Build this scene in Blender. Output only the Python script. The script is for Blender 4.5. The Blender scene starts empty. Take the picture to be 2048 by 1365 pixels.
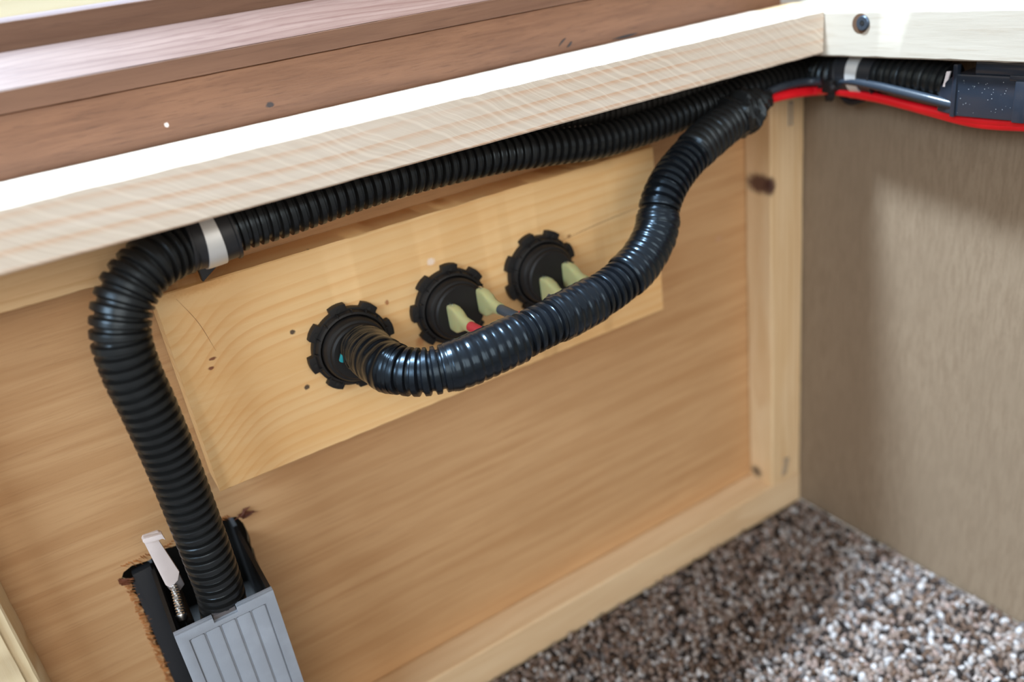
import bpy, bmesh, math, random
import numpy as np
from mathutils import Vector, Matrix, noise

random.seed(4)
rng = np.random.default_rng(7)
S = bpy.context.scene
COL = S.collection
FL = 0.375                      # height of the camera above the floor; the measuring frame below has z = 0 at the camera

# ------------------------------------------------------------------ camera
cd = bpy.data.cameras.new('camera'); cam = bpy.data.objects.new('camera', cd); COL.objects.link(cam)
RX = Vector((0.84176713, -0.52239087, -0.13614651)); DN = Vector((-0.33129439, -0.30076311, -0.89430732)); FW = Vector((0.42623013, 0.79790308, -0.42623767))
FPX = 1679.055
CP = Vector((0, -0.349, FL))
m = Matrix(((RX.x, -DN.x, -FW.x, CP.x), (RX.y, -DN.y, -FW.y, CP.y), (RX.z, -DN.z, -FW.z, CP.z), (0, 0, 0, 1)))
cam.matrix_world = m
cd.sensor_width = 36; cd.sensor_fit = 'HORIZONTAL'; cd.lens = FPX / 2048 * 36
cd.clip_start = 0.01; cd.clip_end = 20
cd.dof.use_dof = True; cd.dof.focus_distance = 0.338; cd.dof.aperture_fstop = 4.6
S.camera = cam

# ------------------------------------------------------------------ light
S.view_settings.view_transform = 'Standard'; S.view_settings.look = 'None'
S.view_settings.exposure = 0.0; S.view_settings.gamma = 1.0
S.view_settings.use_curve_mapping = False
w = bpy.data.worlds.new('world'); S.world = w; w.use_nodes = True
w.node_tree.nodes['Background'].inputs[0].default_value = (1.0, 0.94, 0.87, 1)
w.node_tree.nodes['Background'].inputs[1].default_value = 0.42

def area(name, loc, target, size, power, color):
    l = bpy.data.lights.new(name, 'AREA'); l.shape = 'RECTANGLE'; l.size, l.size_y = size
    l.energy = power; l.color = color
    o = bpy.data.objects.new(name, l); COL.objects.link(o)
    o.location = loc; o.rotation_euler = (Vector(target) - Vector(loc)).to_track_quat('-Z', 'Y').to_euler()
    return o
area('window_light', (-0.19, 0.11, 1.60), (0.17, -0.09, 0.25), (0.20, 0.16), 80, (0.66, 0.83, 1.0))
area('side_fill_light', (-1.10, -0.75, 0.95), (0.2, -0.05, 0.15), (0.6, 0.5), 16, (0.70, 0.86, 1.0))  # cool fill added at the left to brighten the left-facing sides
area('room_fill_light', (-0.25, -1.72, 0.86), (0.15, 0.0, 0.15), (1.3, 1.0), 13.5, (1.0, 0.93, 0.84))  # broad warm fill added behind the camera for the panel and board

# ------------------------------------------------------------------ helpers
def V(x, y, z): return Vector((x / 1000, y / 1000, z / 1000 + FL))
def at(u, v, axis, val):
    """the point where the line of sight (u, v) meets the plane axis = val (mm, measuring frame); returned in mm"""
    d = RX * ((u - 1024) / FPX) + DN * ((v - 682.5) / FPX) + FW
    c = Vector((0, -349, 0)); t = (val - c[axis]) / d[axis]
    return c + d * t

def tag(o, label=None, cat=None, group=None, kind=None):
    if label: o['label'] = label
    if cat: o['category'] = cat
    if group: o['group'] = group
    if kind: o['kind'] = kind
    return o
def wloc(o):
    p = Vector(o.location)
    while o.parent: o = o.parent; p += Vector(o.location)
    return p
def empty(name, loc, label, cat, group=None):
    o = bpy.data.objects.new(name, None); COL.objects.link(o); o.location = loc; o.empty_display_size = 0.01
    return tag(o, label, cat, group)
def obj(name, bm, mat, parent=None, smooth=True, origin=None, bevel=0, sharp=35):
    """bm is in world coordinates; the object's origin goes to the centre of its foot, its shape stays put"""
    if bevel:
        es = [e for e in bm.edges if len(e.link_faces) == 2 and e.calc_face_angle(0) > 0.6]
        bmesh.ops.bevel(bm, geom=es, offset=bevel / 1000, segments=2, profile=0.6, affect='EDGES')
    me = bpy.data.meshes.new(name); bm.to_mesh(me); bm.free()
    co = np.empty(len(me.vertices) * 3, 'f'); me.vertices.foreach_get('co', co); co = co.reshape(-1, 3)
    if origin is None: o0 = Vector(((co[:, 0].min() + co[:, 0].max()) / 2, (co[:, 1].min() + co[:, 1].max()) / 2, co[:, 2].min()))
    else: o0 = Vector(origin)
    if parent is not None and origin is None: o0 = wloc(parent)
    me.transform(Matrix.Translation(-o0))
    if smooth:
        for p in me.polygons: p.use_smooth = True
        me.set_sharp_from_angle(angle=math.radians(sharp))
    me.materials.append(mat)
    o = bpy.data.objects.new(name, me); COL.objects.link(o)
    if parent is not None:
        o.parent = parent; o.location = o0 - wloc(parent)
    else: o.location = o0
    return o
def box(bm, x0, x1, y0, y1, z0, z1):
    vs = [bm.verts.new(V(x, y, z)) for x in (x0, x1) for y in (y0, y1) for z in (z0, z1)]
    for f in ((0, 1, 3, 2), (4, 6, 7, 5), (0, 4, 5, 1), (2, 3, 7, 6), (0, 2, 6, 4), (1, 5, 7, 3)): bm.faces.new([vs[i] for i in f])
    return bm
def prism(bm, pts, y0, y1, ax='y'):
    """outline pts (a, b) pushed along an axis; ax='y': pts are (x, z); ax='x': pts are (y, z)"""
    if ax == 'y': f = lambda a, b, c: V(a, c, b)
    elif ax == 'x': f = lambda a, b, c: V(c, a, b)
    else: f = lambda a, b, c: V(a, b, c)
    A = [bm.verts.new(f(a, b, y0)) for a, b in pts]; B = [bm.verts.new(f(a, b, y1)) for a, b in pts]
    n = len(pts)
    bm.faces.new(A); bm.faces.new(B[::-1])
    for i in range(n): bm.faces.new((A[i], A[(i + 1) % n], B[(i + 1) % n], B[i])[::-1])
    bmesh.ops.recalc_face_normals(bm, faces=bm.faces)
    return bm
def plank(x0, x1, y0, y1, z0, z1, rough=0.25, seg=6, seed=0, bev=0.7):
    """a sawn timber: long box cut into short pieces whose arrises wander a little"""
    bm = bmesh.new()
    L = (x1 - x0, y1 - y0, z1 - z0); a = max(range(3), key=lambda i: L[i])
    n = max(2, int(L[a] / seg)); lo = (x0, y0, z0); hi = (x1, y1, z1); b, c = [i for i in range(3) if i != a]
    rings = []
    for i in range(n + 1):
        t = lo[a] + L[a] * i / n; ring = []
        for (ub, uc) in ((0, 0), (1, 0), (1, 1), (0, 1)):
            for k in (0, 1):
                p = [0, 0, 0]; p[a] = t
                p[b] = (lo[b], hi[b])[ub]; p[c] = (lo[c], hi[c])[uc]
                # each corner is cut into two points
                first = ((ub, uc) in ((0, 0), (1, 1)))
                q = bev * (1 + 0.5 * noise.noise(Vector((t * .11, seed + ub * 3.1, uc * 5.7))))
                if (k == 0) == first: p[c] += q if uc == 0 else -q
                else: p[b] += q if ub == 0 else -q
                r = rough * noise.noise(Vector((t * .16, seed + ub * 7.3 + 11, uc * 3.3 + k)))
                p[b] += r * (.5 if ub else -.5); p[c] += r * (.5 if uc else -.5)
                ring.append(bm.verts.new(V(*p)))
        rings.append(ring)
    for i in range(n):
        for j in range(8): bm.faces.new((rings[i][j], rings[i][(j + 1) % 8], rings[i + 1][(j + 1) % 8], rings[i + 1][j]))
    bm.faces.new(rings[0]); bm.faces.new(rings[-1][::-1])
    bmesh.ops.recalc_face_normals(bm, faces=bm.faces)
    return bm

def spline(pts, step=0.4):
    """smooth curve through points of (x, y, z, r) in mm, resampled evenly"""
    P = [Vector(p) if len(p) == 4 else Vector((*p, 1)) for p in pts]
    P = [P[0] * 2 - P[1]] + P + [P[-1] * 2 - P[-2]]
    out = []
    for i in range(1, len(P) - 2):
        p0, p1, p2, p3 = P[i - 1:i + 3]
        def tj(ti, a, b): return ti + max((a - b).length, 1e-4) ** 0.5
        t0 = 0; t1 = tj(t0, p0, p1); t2 = tj(t1, p1, p2); t3 = tj(t2, p2, p3)
        for k in range(40):
            t = t1 + (t2 - t1) * k / 40
            A1 = p0 * ((t1 - t) / (t1 - t0)) + p1 * ((t - t0) / (t1 - t0)); A2 = p1 * ((t2 - t) / (t2 - t1)) + p2 * ((t - t1) / (t2 - t1)); A3 = p2 * ((t3 - t) / (t3 - t2)) + p3 * ((t - t2) / (t3 - t2))
            B1 = A1 * ((t2 - t) / (t2 - t0)) + A2 * ((t - t0) / (t2 - t0)); B2 = A2 * ((t3 - t) / (t3 - t1)) + A3 * ((t - t1) / (t3 - t1))
            out.append(B1 * ((t2 - t) / (t2 - t1)) + B2 * ((t - t1) / (t2 - t1)))
    out.append(P[-2])
    a = np.array([list(p) for p in out]); d = np.r_[0, np.cumsum(np.linalg.norm(np.diff(a[:, :3], axis=0), axis=1))]
    n = max(2, int(d[-1] / step)); s = np.linspace(0, d[-1], n + 1)
    return np.stack([np.interp(s, d, a[:, i]) for i in range(4)], 1), s
def sweep(pts, step, rfun, nseg=40, cap=True, s0=None, s1=None):
    a, s = spline(pts, step)
    T = np.gradient(a[:, :3], axis=0); T /= np.linalg.norm(T, axis=1)[:, None]
    u = np.cross(T[0], [0, 0, 1.0])
    if np.linalg.norm(u) < .1: u = np.cross(T[0], [0, 1.0, 0])
    u /= np.linalg.norm(u); U = []
    for t in T: u = u - t * (u @ t); u /= np.linalg.norm(u); U.append(u)
    bm = bmesh.new(); rings = []
    for i in range(len(s)):
        if s0 is not None and s[i] < s0: continue
        if s1 is not None and s[i] > s1: break
        w_ = np.cross(T[i], U[i]); ring = []
        for k in range(nseg):
            th = 2 * math.pi * k / nseg
            r = rfun(s[i], th, a[i, 3], s[-1])
            p = a[i, :3] + r * (math.cos(th) * U[i] + math.sin(th) * w_)
            ring.append(bm.verts.new(V(*p)))
        rings.append(ring)
    for i in range(len(rings) - 1):
        for k in range(nseg): bm.faces.new((rings[i][k], rings[i][(k + 1) % nseg], rings[i + 1][(k + 1) % nseg], rings[i + 1][k]))
    if cap: bm.faces.new(rings[0]); bm.faces.new(rings[-1][::-1])
    bmesh.ops.recalc_face_normals(bm, faces=bm.faces)
    return bm
def ripple(s, pitch):
    f = (s / pitch) % 1.0; d = abs(f - .5) * 2                # 0 at ridge centre, 1 in the groove
    x = min(1, max(0, (d - .46) / .28)); return 1 - x * x * (3 - 2 * x)   # 1 on ridge, 0 in groove
def corr(pitch, depth):
    return lambda s, th, r, L: r - depth * (1 - ripple(s, pitch))
def plain(s, th, r, L): return r

def hookup(name, label, cat, bm, mat, group=None, **k):
    return tag(obj(name, bm, mat, **k), label, cat, group)

# ------------------------------------------------------------------ materials
def mat(name, color, rough=0.5, metal=0, spec=0.5, **kw):
    M = bpy.data.materials.new(name); M.use_nodes = True
    b = M.node_tree.nodes['Principled BSDF']
    b.inputs['Base Color'].default_value = (*color, 1); b.inputs['Roughness'].default_value = rough
    b.inputs['Metallic'].default_value = metal; b.inputs['Specular IOR Level'].default_value = spec
    for k, v in kw.items(): b.inputs[k].default_value = v
    return M
def s2l(*c): return tuple(((x / 255) / 12.92 if x < 10 else ((x / 255 + .055) / 1.055) ** 2.4) for x in c)
class NT:
    def __init__(s, M): s.t = M.node_tree; s.b = s.t.nodes['Principled BSDF']
    def n(s, typ, **kw):
        x = s.t.nodes.new(typ)
        for k, v in kw.items(): setattr(x, k, v)
        return x
    def l(s, a, b): s.t.links.new(a, b)
    def math(s, op, a, b=None, c=None):
        x = s.n('ShaderNodeMath', operation=op)
        for i, q in enumerate((a, b, c)):
            if q is None: continue
            if isinstance(q, (int, float)): x.inputs[i].default_value = q
            else: s.l(q, x.inputs[i])
        return x.outputs[0]
    def mix(s, f, a, b, blend='MIX'):
        x = s.n('ShaderNodeMix', data_type='RGBA', blend_type=blend)
        for i, q in ((0, f), (6, a), (7, b)):
            if isinstance(q, (int, float)): x.inputs[i].default_value = q
            elif isinstance(q, tuple): x.inputs[i].default_value = (*q, 1)
            else: s.l(q, x.inputs[i])
        return x.outputs[2]
    def noise(s, vec, scale, detail=4, rough=.55, dist=0):
        x = s.n('ShaderNodeTexNoise'); x.inputs['Scale'].default_value = scale; x.inputs['Detail'].default_value = detail
        x.inputs['Roughness'].default_value = rough; x.inputs['Distortion'].default_value = dist
        s.l(vec, x.inputs['Vector']); return x.outputs['Fac']
    def vmath(s, op, a, b):
        x = s.n('ShaderNodeVectorMath', operation=op); s.l(a, x.inputs[0])
        if isinstance(b, tuple): x.inputs[1].default_value = b
        else: s.l(b, x.inputs[1])
        return x.outputs[0]
    def ramp(s, f, lo, hi):
        x = s.n('ShaderNodeMapRange'); s.l(f, x.inputs[0]); x.inputs[1].default_value = lo; x.inputs[2].default_value = hi
        x.interpolation_type = 'SMOOTHSTEP'; return x.outputs[0]

def wood(name, light, dark, line, along=0, stretch=14, fine=900, fine_amt=.35, blot=.5, ring=0, ring_across=2, ring_amt=.6, rough=.6, spec=.35,
         warp=1.0, spots=(), saw=0, bump=.25, center=(0, 0, 0), knotbend=None):
    """timber: streaks run along one axis, growth-ring lines across; spots = (x, y, z, half sizes, colour) in mm, stains and marks of their own"""
    M = mat(name, light, rough, spec=spec); N = NT(M)
    tc = N.n('ShaderNodeTexCoord').outputs['Object']
    pos = N.vmath('ADD', tc, tuple(center))
    sc = [1.0, 1.0, 1.0]; sc[along] = 1.0 / stretch
    st = N.vmath('MULTIPLY', pos, tuple(sc))
    f1 = N.noise(st, fine, 5, .65); f2 = N.noise(st, fine * .22, 4, .6, .4); f3 = N.noise(pos, 18, 3, .5)
    col = N.mix(N.ramp(f2, .35, .68), light, dark)
    col = N.mix(N.math('MULTIPLY', N.ramp(f1, .5, .75), fine_amt), col, line)
    col = N.mix(N.math('MULTIPLY', N.ramp(f3, .35, .7), blot), col, tuple(.5 * (a + b) * .93 for a, b in zip(light, dark)))
    if ring:
        sep = N.n('ShaderNodeSeparateXYZ'); N.l(pos, sep.inputs[0])
        ac = sep.outputs[ring_across]; al = sep.outputs[along]
        sc2 = [1.0, 1.0, 1.0]; sc2[along] = .22
        wv = N.noise(N.vmath('MULTIPLY', pos, tuple(sc2)), 16, 2, .45)
        wv2 = N.noise(N.vmath('MULTIPLY', pos, tuple(sc2)), 60, 2, .5)
        co = N.math('ADD', ac, N.math('MULTIPLY', N.math('SUBTRACT', wv, .5), .03 * warp))
        co = N.math('ADD', co, N.math('MULTIPLY', N.math('SUBTRACT', wv2, .5), .004 * warp))
        if knotbend:                               # grain sweeping round towards a knot near one end
            kx, amt, wid = knotbend
            e = N.math('DIVIDE', N.math('SUBTRACT', al, kx), wid)
            g = N.math('POWER', 2.718, N.math('MULTIPLY', N.math('MULTIPLY', e, e), -1.0))
            co = N.math('ADD', co, N.math('MULTIPLY', g, amt))
        ph = N.math('FRACT', N.math('MULTIPLY', co, 1.0 / ring))
        ln = N.math('MULTIPLY', N.ramp(ph, .45, .92), N.math('SUBTRACT', 1.0, N.ramp(ph, .93, 1.0)))
        ln = N.math('MULTIPLY', ln, N.math('MULTIPLY', ring_amt, N.ramp(N.noise(st, 50, 2), .2, .65)))
        col = N.mix(ln, col, line)
    if saw:                                        # slanting saw marks across the face
        a2 = 2 if ring_across == 2 else ring_across
        sep2 = N.n('ShaderNodeSeparateXYZ'); N.l(pos, sep2.inputs[0])
        sl = N.math('ADD', sep2.outputs[along], N.math('MULTIPLY', sep2.outputs[a2], 1.6))
        sl = N.math('ADD', sl, N.math('MULTIPLY', N.noise(pos, 40, 2), .012))
        sn = N.n('ShaderNodeTexNoise', noise_dimensions='1D'); sn.inputs['Scale'].default_value = 380; sn.inputs['Detail'].default_value = 2
        N.l(sl, sn.inputs['W'])
        col = N.mix(N.math('MULTIPLY', N.ramp(sn.outputs['Fac'], .40, .72), saw), col, tuple(min(1, c * 1.35) for c in light))
    for sp in spots:
        px, py, pz, hx, hy, hz, c, soft = sp[:8]
        p0 = V(px, py, pz)
        d = N.vmath('SUBTRACT', pos, tuple(p0))
        d = N.vmath('DIVIDE', d, (hx / 1000, hy / 1000, hz / 1000))
        le = N.n('ShaderNodeVectorMath', operation='LENGTH'); N.l(d, le.inputs[0])
        q = N.math('ADD', le.outputs['Value'], N.math('MULTIPLY', N.math('SUBTRACT', N.noise(pos, 900, 2), .5), .9))
        k = N.math('SUBTRACT', 1.0, N.ramp(q, 1.0 - soft, 1.0 + soft))
        col = N.mix(N.math('MULTIPLY', k, sp[8] if len(sp) > 8 else .9), col, c)
    N.l(col, N.b.inputs['Base Color'])
    if bump:
        bp = N.n('ShaderNodeBump'); bp.inputs['Strength'].default_value = bump; bp.inputs['Distance'].default_value = .0004
        N.l(f1, bp.inputs['Height']); N.l(bp.outputs[0], N.b.inputs['Normal'])
    return M

def plastic(name, color, rough, bump=.15, scale=1500, spec=.5, coat=0, varr=.12):
    M = mat(name, color, rough, spec=spec); N = NT(M)
    tc = N.n('ShaderNodeTexCoord').outputs['Object']
    f = N.noise(tc, scale, 3); g = N.noise(tc, 90, 3)
    r = N.n('ShaderNodeMapRange'); N.l(g, r.inputs[0]); r.inputs[3].default_value = max(.02, rough - varr); r.inputs[4].default_value = rough + varr
    N.l(r.outputs[0], N.b.inputs['Roughness'])
    col = N.mix(N.ramp(g, .4, .75), color, tuple(c * 1.12 for c in color)); N.l(col, N.b.inputs['Base Color'])
    bp = N.n('ShaderNodeBump'); bp.inputs['Strength'].default_value = bump; bp.inputs['Distance'].default_value = .0002
    N.l(f, bp.inputs['Height']); N.l(bp.outputs[0], N.b.inputs['Normal'])
    if coat: N.b.inputs['Coat Weight'].default_value = coat; N.b.inputs['Coat Roughness'].default_value = .1
    return M

BLK = (.012, .011, .010)
M_LOOM = plastic('loom_black', (.011, .011, .011), .33, spec=.5)
M_LOOMD = plastic('loom_dusty_black', (.011, .010, .009), .48, spec=.35)
M_TAPE = plastic('vinyl_tape_black', (.006, .007, .009), .24, bump=.1, scale=700, varr=.05)
M_SHINE = plastic('loom_glossy_black', (.006, .007, .009), .28, varr=.05)
for M_ in (M_TAPE, M_SHINE, M_LOOM): M_.node_tree.nodes['Principled BSDF'].inputs['Specular Tint'].default_value = (.56, .78, 1, 1) if M_ is not M_LOOM else (.7, .86, 1, 1)  # blue sheen of the highlights is put into the specular colour
M_NYL = plastic('nylon_black', (.010, .009, .009), .55, spec=.35)
M_NYLD = plastic('nylon_matte_black', (.008, .008, .008), .7)  # blacker, more matte nylon for holes and the housing's inside
M_RUB = plastic('rubber_black', (.017, .019, .023), .42)
M_BOX = plastic('polished_black_plastic', (.02, .026, .038), .22, coat=.3)
M_RED = plastic('red_wire_vinyl', s2l(225, 22, 34), .36)
M_REDD = plastic('pink_red_vinyl', s2l(205, 60, 70), .5)
M_BWIRE = plastic('black_wire_vinyl', (.03, .04, .055), .28)
M_SLATE = plastic('dark_blue_grey_vinyl', s2l(70, 80, 90), .4)
M_TEAL = plastic('teal_vinyl', s2l(30, 140, 150), .4)
M_GREY = plastic('grey_plastic', s2l(146, 154, 166), .55, scale=2200, bump=.25)
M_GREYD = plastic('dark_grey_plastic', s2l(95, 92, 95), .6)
M_WHITE = plastic('white_nylon_and_glint', s2l(222, 212, 212), .4)
M_YEL = mat('translucent_yellow_nylon', s2l(192, 190, 138), .35); M_YEL.node_tree.nodes['Principled BSDF'].inputs['Subsurface Weight'].default_value = .3
M_YEL.node_tree.nodes['Principled BSDF'].inputs['Subsurface Scale'].default_value = .002
M_STEEL = mat('bright_steel', (.75, .77, .78), .28, 1)
M_ZINC = mat('zinc_plate', (.78, .80, .80), .45, .5)
M_STAPLE = mat('staple_steel', (.55, .58, .62), .35, .9)
M_SCREW = mat('black_screw', (.06, .08, .11), .35, .6)
M_HOLE = mat('bored_hole_dark', (.10, .05, .025), .8)
M_CREAM = mat('cream_wall_finish', s2l(222, 214, 180), .6)
M_EDGE = mat('white_edge_trim', s2l(225, 222, 240), .5)
M_FIB = wood('torn_fibres', s2l(190, 130, 75), s2l(150, 90, 45), s2l(80, 45, 25), along=0, stretch=4)
M_SPL = wood('dark_splinter', s2l(110, 62, 40), s2l(70, 36, 25), s2l(45, 22, 15), along=0, stretch=4)

PLY_L, PLY_D, PLY_N = s2l(204, 164, 120), s2l(188, 145, 101), s2l(150, 108, 70)
M_PLY = wood('birch_plywood', PLY_L, PLY_D, PLY_N, along=0, stretch=22, fine=800, fine_amt=.38, blot=.4, rough=.5, spec=.4,
             spots=[(*at(1437, 478, 1, 0), 2, 4, 1.6, s2l(200, 160, 140), .5, .35)])

# ------------------------------------------------------------------ setting
# back wall of the box: thin plywood with a ragged hole cut for the housing
def ply_panel():
    cu = bpy.data.curves.new('panel', 'CURVE'); cu.dimensions = '2D'; cu.fill_mode = 'BOTH'
    def poly(pts):
        sp = cu.splines.new('POLY'); sp.points.add(len(pts) - 1)
        for i, (a, b) in enumerate(pts): sp.points[i].co = (a / 1000, b / 1000, 0, 1)
        sp.use_cyclic_u = True
    poly([(-330, -375), (382, -375), (382, -30), (-330, -30)])
    r = random.Random(3)
    hole = []
    z = -350
    while z < -229: hole.append((-19.2 + r.uniform(-.9, .9), z)); z += r.uniform(1.2, 2.8)
    hole += [(-20.5, -229), (-22.5, -226.5), (-20, -222.5), (-16, -221), (-9, -222), (-2, -219.5), (3, -220.5), (12, -217), (20, -217.5), (24, -216.5), (28, -218), (31, -219), (33, -224)]
    z = -230
    while z > -350: hole.append((33.4 + r.uniform(-.5, .5), z)); z -= r.uniform(2, 5)
    hole.append((33, -350))
    poly(hole[::-1])
    cu.extrude = .0025
    o = bpy.data.objects.new('tmp', cu); COL.objects.link(o)
    bpy.context.view_layer.update()
    me = bpy.data.meshes.new_from_object(o.evaluated_get(bpy.context.evaluated_depsgraph_get()))
    bm = bmesh.new(); bm.from_mesh(me); bpy.data.objects.remove(o); bpy.data.curves.remove(cu)
    for v in bm.verts:
        x, zz, d = v.co; v.co = Vector((x, .0025 + d, zz + FL))
    bmesh.ops.remove_doubles(bm, verts=bm.verts, dist=1e-6); bmesh.ops.recalc_face_normals(bm, faces=bm.faces)
    return bm
O0 = V(0, 0, 0) * 0
wall_back = tag(obj('wall_back', ply_panel(), M_PLY, smooth=False, origin=O0), 'thin blond plywood back panel with a ragged hole cut at lower left', kind='structure')
# torn fibres round the hole
bm = bmesh.new(); r = random.Random(9)
def sliver(bm, x, y, z, dx, dy, dz, w_):
    a = V(x, y, z + w_); b = V(x, y, z - w_); c = V(x, y - w_ * 1.2, z); e = V(x + dx, y + dy, z + dz)
    vs = [bm.verts.new(p) for p in (a, b, c, e)]
    for f in ((0, 1, 2), (0, 3, 1), (1, 3, 2), (2, 3, 0)): bm.faces.new([vs[i] for i in f])
z = -226.0
while z > -345:
    k = r.random()
    sliver(bm, -20.3 - r.uniform(0, 1.5), -.1 + r.uniform(-.2, .2), z, r.uniform(1.2, 4.6), r.uniform(-1.8, .3), r.uniform(-2.2, .2), r.uniform(.12, .42)); z -= r.uniform(.16, .6)
for i in range(46):
    x = -20 + i * 1.05
    sliver(bm, x, 0, -219.3 + .07 * i + r.uniform(-.6, .6), r.uniform(.8, 3.2), r.uniform(-1.6, 0), r.uniform(-3.0, .3), r.uniform(.25, .6))
bmesh.ops.recalc_face_normals(bm, faces=bm.faces)
tag(obj('torn_fibre', bm, M_FIB, wall_back, smooth=False), 'short torn brown wood fibres fringing the cut hole', kind='stuff')
for (x, z, s_, n_) in ((-22.5, -226.5, 3.2, 9), (34.0, -218.6, 3.6, 12)):
    bm = bmesh.new(); r = random.Random(int(s_ * 100))
    for i in range(n_):
        sliver(bm, x + r.uniform(-1, 1), -.4 - r.uniform(0, .8), z + r.uniform(-1.6, 1.6), r.uniform(2, 6) * (1 if x < 0 or i % 3 else -1), r.uniform(-2.5, 0), r.uniform(-2, 1.5), r.uniform(.7, 1.5))
    bmesh.ops.recalc_face_normals(bm, faces=bm.faces)
    tag(obj('splinter', bm, M_SPL, wall_back, smooth=False), 'dark brown torn splinter')

M_WR = wood('brown_laminate_ply', s2l(142, 123, 102), s2l(130, 111, 91), s2l(94, 76, 60), along=2, stretch=7, fine=2600, fine_amt=.45, blot=.6, rough=.55, spec=.3, center=(382 / 1000, 0, 0))
bm = box(bmesh.new(), 382, 386, -520, 0, -375, -71); tag(obj('wall_right', bm, M_WR, smooth=False), 'dull brown plywood side wall of the storage box', kind='structure')

# the brown stepped trim and what lies above it
BRN = (s2l(126, 89, 66), s2l(108, 74, 54), s2l(72, 46, 33))
kp = lambda u, v: at(u, v, 1, -8)
M_BR1 = wood('walnut_laminate', *BRN, along=0, stretch=11, fine=1100, fine_amt=.55, blot=.5, rough=.42, spec=.4,
     spots=[(*kp(540, 210), 1.6, 3, 1.0, s2l(40, 40, 45), .4), (*kp(333, 250), .8, 3, .8, s2l(225, 215, 210), .4)])
M_BR2 = wood('walnut_laminate_dark', s2l(116, 84, 66), s2l(100, 70, 54), s2l(80, 54, 42), along=0, stretch=16, fine=700, fine_amt=.45, blot=.3, rough=.45)
M_OAK = wood('pink_lit_oak_bevel', s2l(124, 98, 88), s2l(110, 82, 72), s2l(84, 50, 42), along=0, stretch=14, fine=900, fine_amt=.6, blot=.3, rough=.5, ring=.0022, ring_across=1, ring_amt=.5)  # pink sheen of the sky on the brown bevel, put into its colour
bm = plank(-260, 376, -8, 10, -51.5, -29.2, rough=.1, bev=.35, seed=3); t1 = tag(obj('trim_1', bm, M_BR1, origin=O0), 'lower brown wood-grain trim strip above the pale rail', kind='structure')
# ink marks on the strip
def ink(pts, wd, parent, mt, y=-8.25):
    bm = bmesh.new(); P = [at(u, v, 1, y) for u, v in pts]
    a, s = spline([(p.x, p.y, p.z, wd) for p in P], .3)
    L = []
    for i in range(len(a)):
        t = a[min(i + 1, len(a) - 1), :3] - a[max(i - 1, 0), :3]; t /= np.linalg.norm(t)
        n = np.cross(t, [0, 1, 0]) * wd * math.sin(math.pi * min(.95, max(.08, i / len(a))))
        L.append([bm.verts.new(V(*(a[i, :3] + n * q + np.array([0, dy, 0])))) for q, dy in ((-1, .2), (-1, 0), (1, 0), (1, .2))])
    for i in range(len(L) - 1):
        for k in range(3): bm.faces.new((L[i][k], L[i][k + 1], L[i + 1][k + 1], L[i + 1][k]))
    return obj('ink_mark', bm, mt, parent)
M_INK = mat('marker_ink', (.02, .02, .025), .5)
ink([(1118, 93), (1124, 84), (1132, 76)], .35, t1, M_INK); ink([(1134, 95), (1139, 90), (1144, 83)], .5, t1, M_INK); ink([(1225, 79), (1250, 73), (1276, 66)], .6, t1, M_INK)
bm = plank(-260, 376, -9.0, 10, -29.0, -21.6, rough=.1, bev=.3, seed=8); tag(obj('trim_2', bm, M_BR2, origin=O0), 'narrow brown trim strip above a thin dark joint', kind='structure')
zb = at(403, 38, 1, 6).z
bm = prism(bmesh.new(), [(-8.8, -21.5), (6, zb), (10, zb), (10, -21.5)], -260, 376, 'x'); tag(obj('trim_3', bm, M_OAK, smooth=False, origin=O0), 'oak-grain bevel catching the light, its pink sheen put into the colour', kind='structure')
zt = at(150, 22, 1, 6.5).z
bm = plank(-260, 376, 6.5, 12, zb - 2, zt, rough=.1, bev=.3, seed=5); tag(obj('trim_4', bm, M_BR2, origin=O0), 'upper brown trim strip behind the pale bevel', kind='structure')
bm = box(bmesh.new(), -260, 376, 7.5, 13, zt, zt + 1.4); tag(obj('trim_5', bm, M_EDGE, bevel=.3, origin=O0), 'thin white edge line along the top of the brown trim', kind='structure')
bm = box(bmesh.new(), -260, 376, 13, 17, zt - 2, zt + 60); tag(obj('wall_upper', bm, M_CREAM, smooth=False), 'cream wall face above the brown trim', kind='structure')

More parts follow.
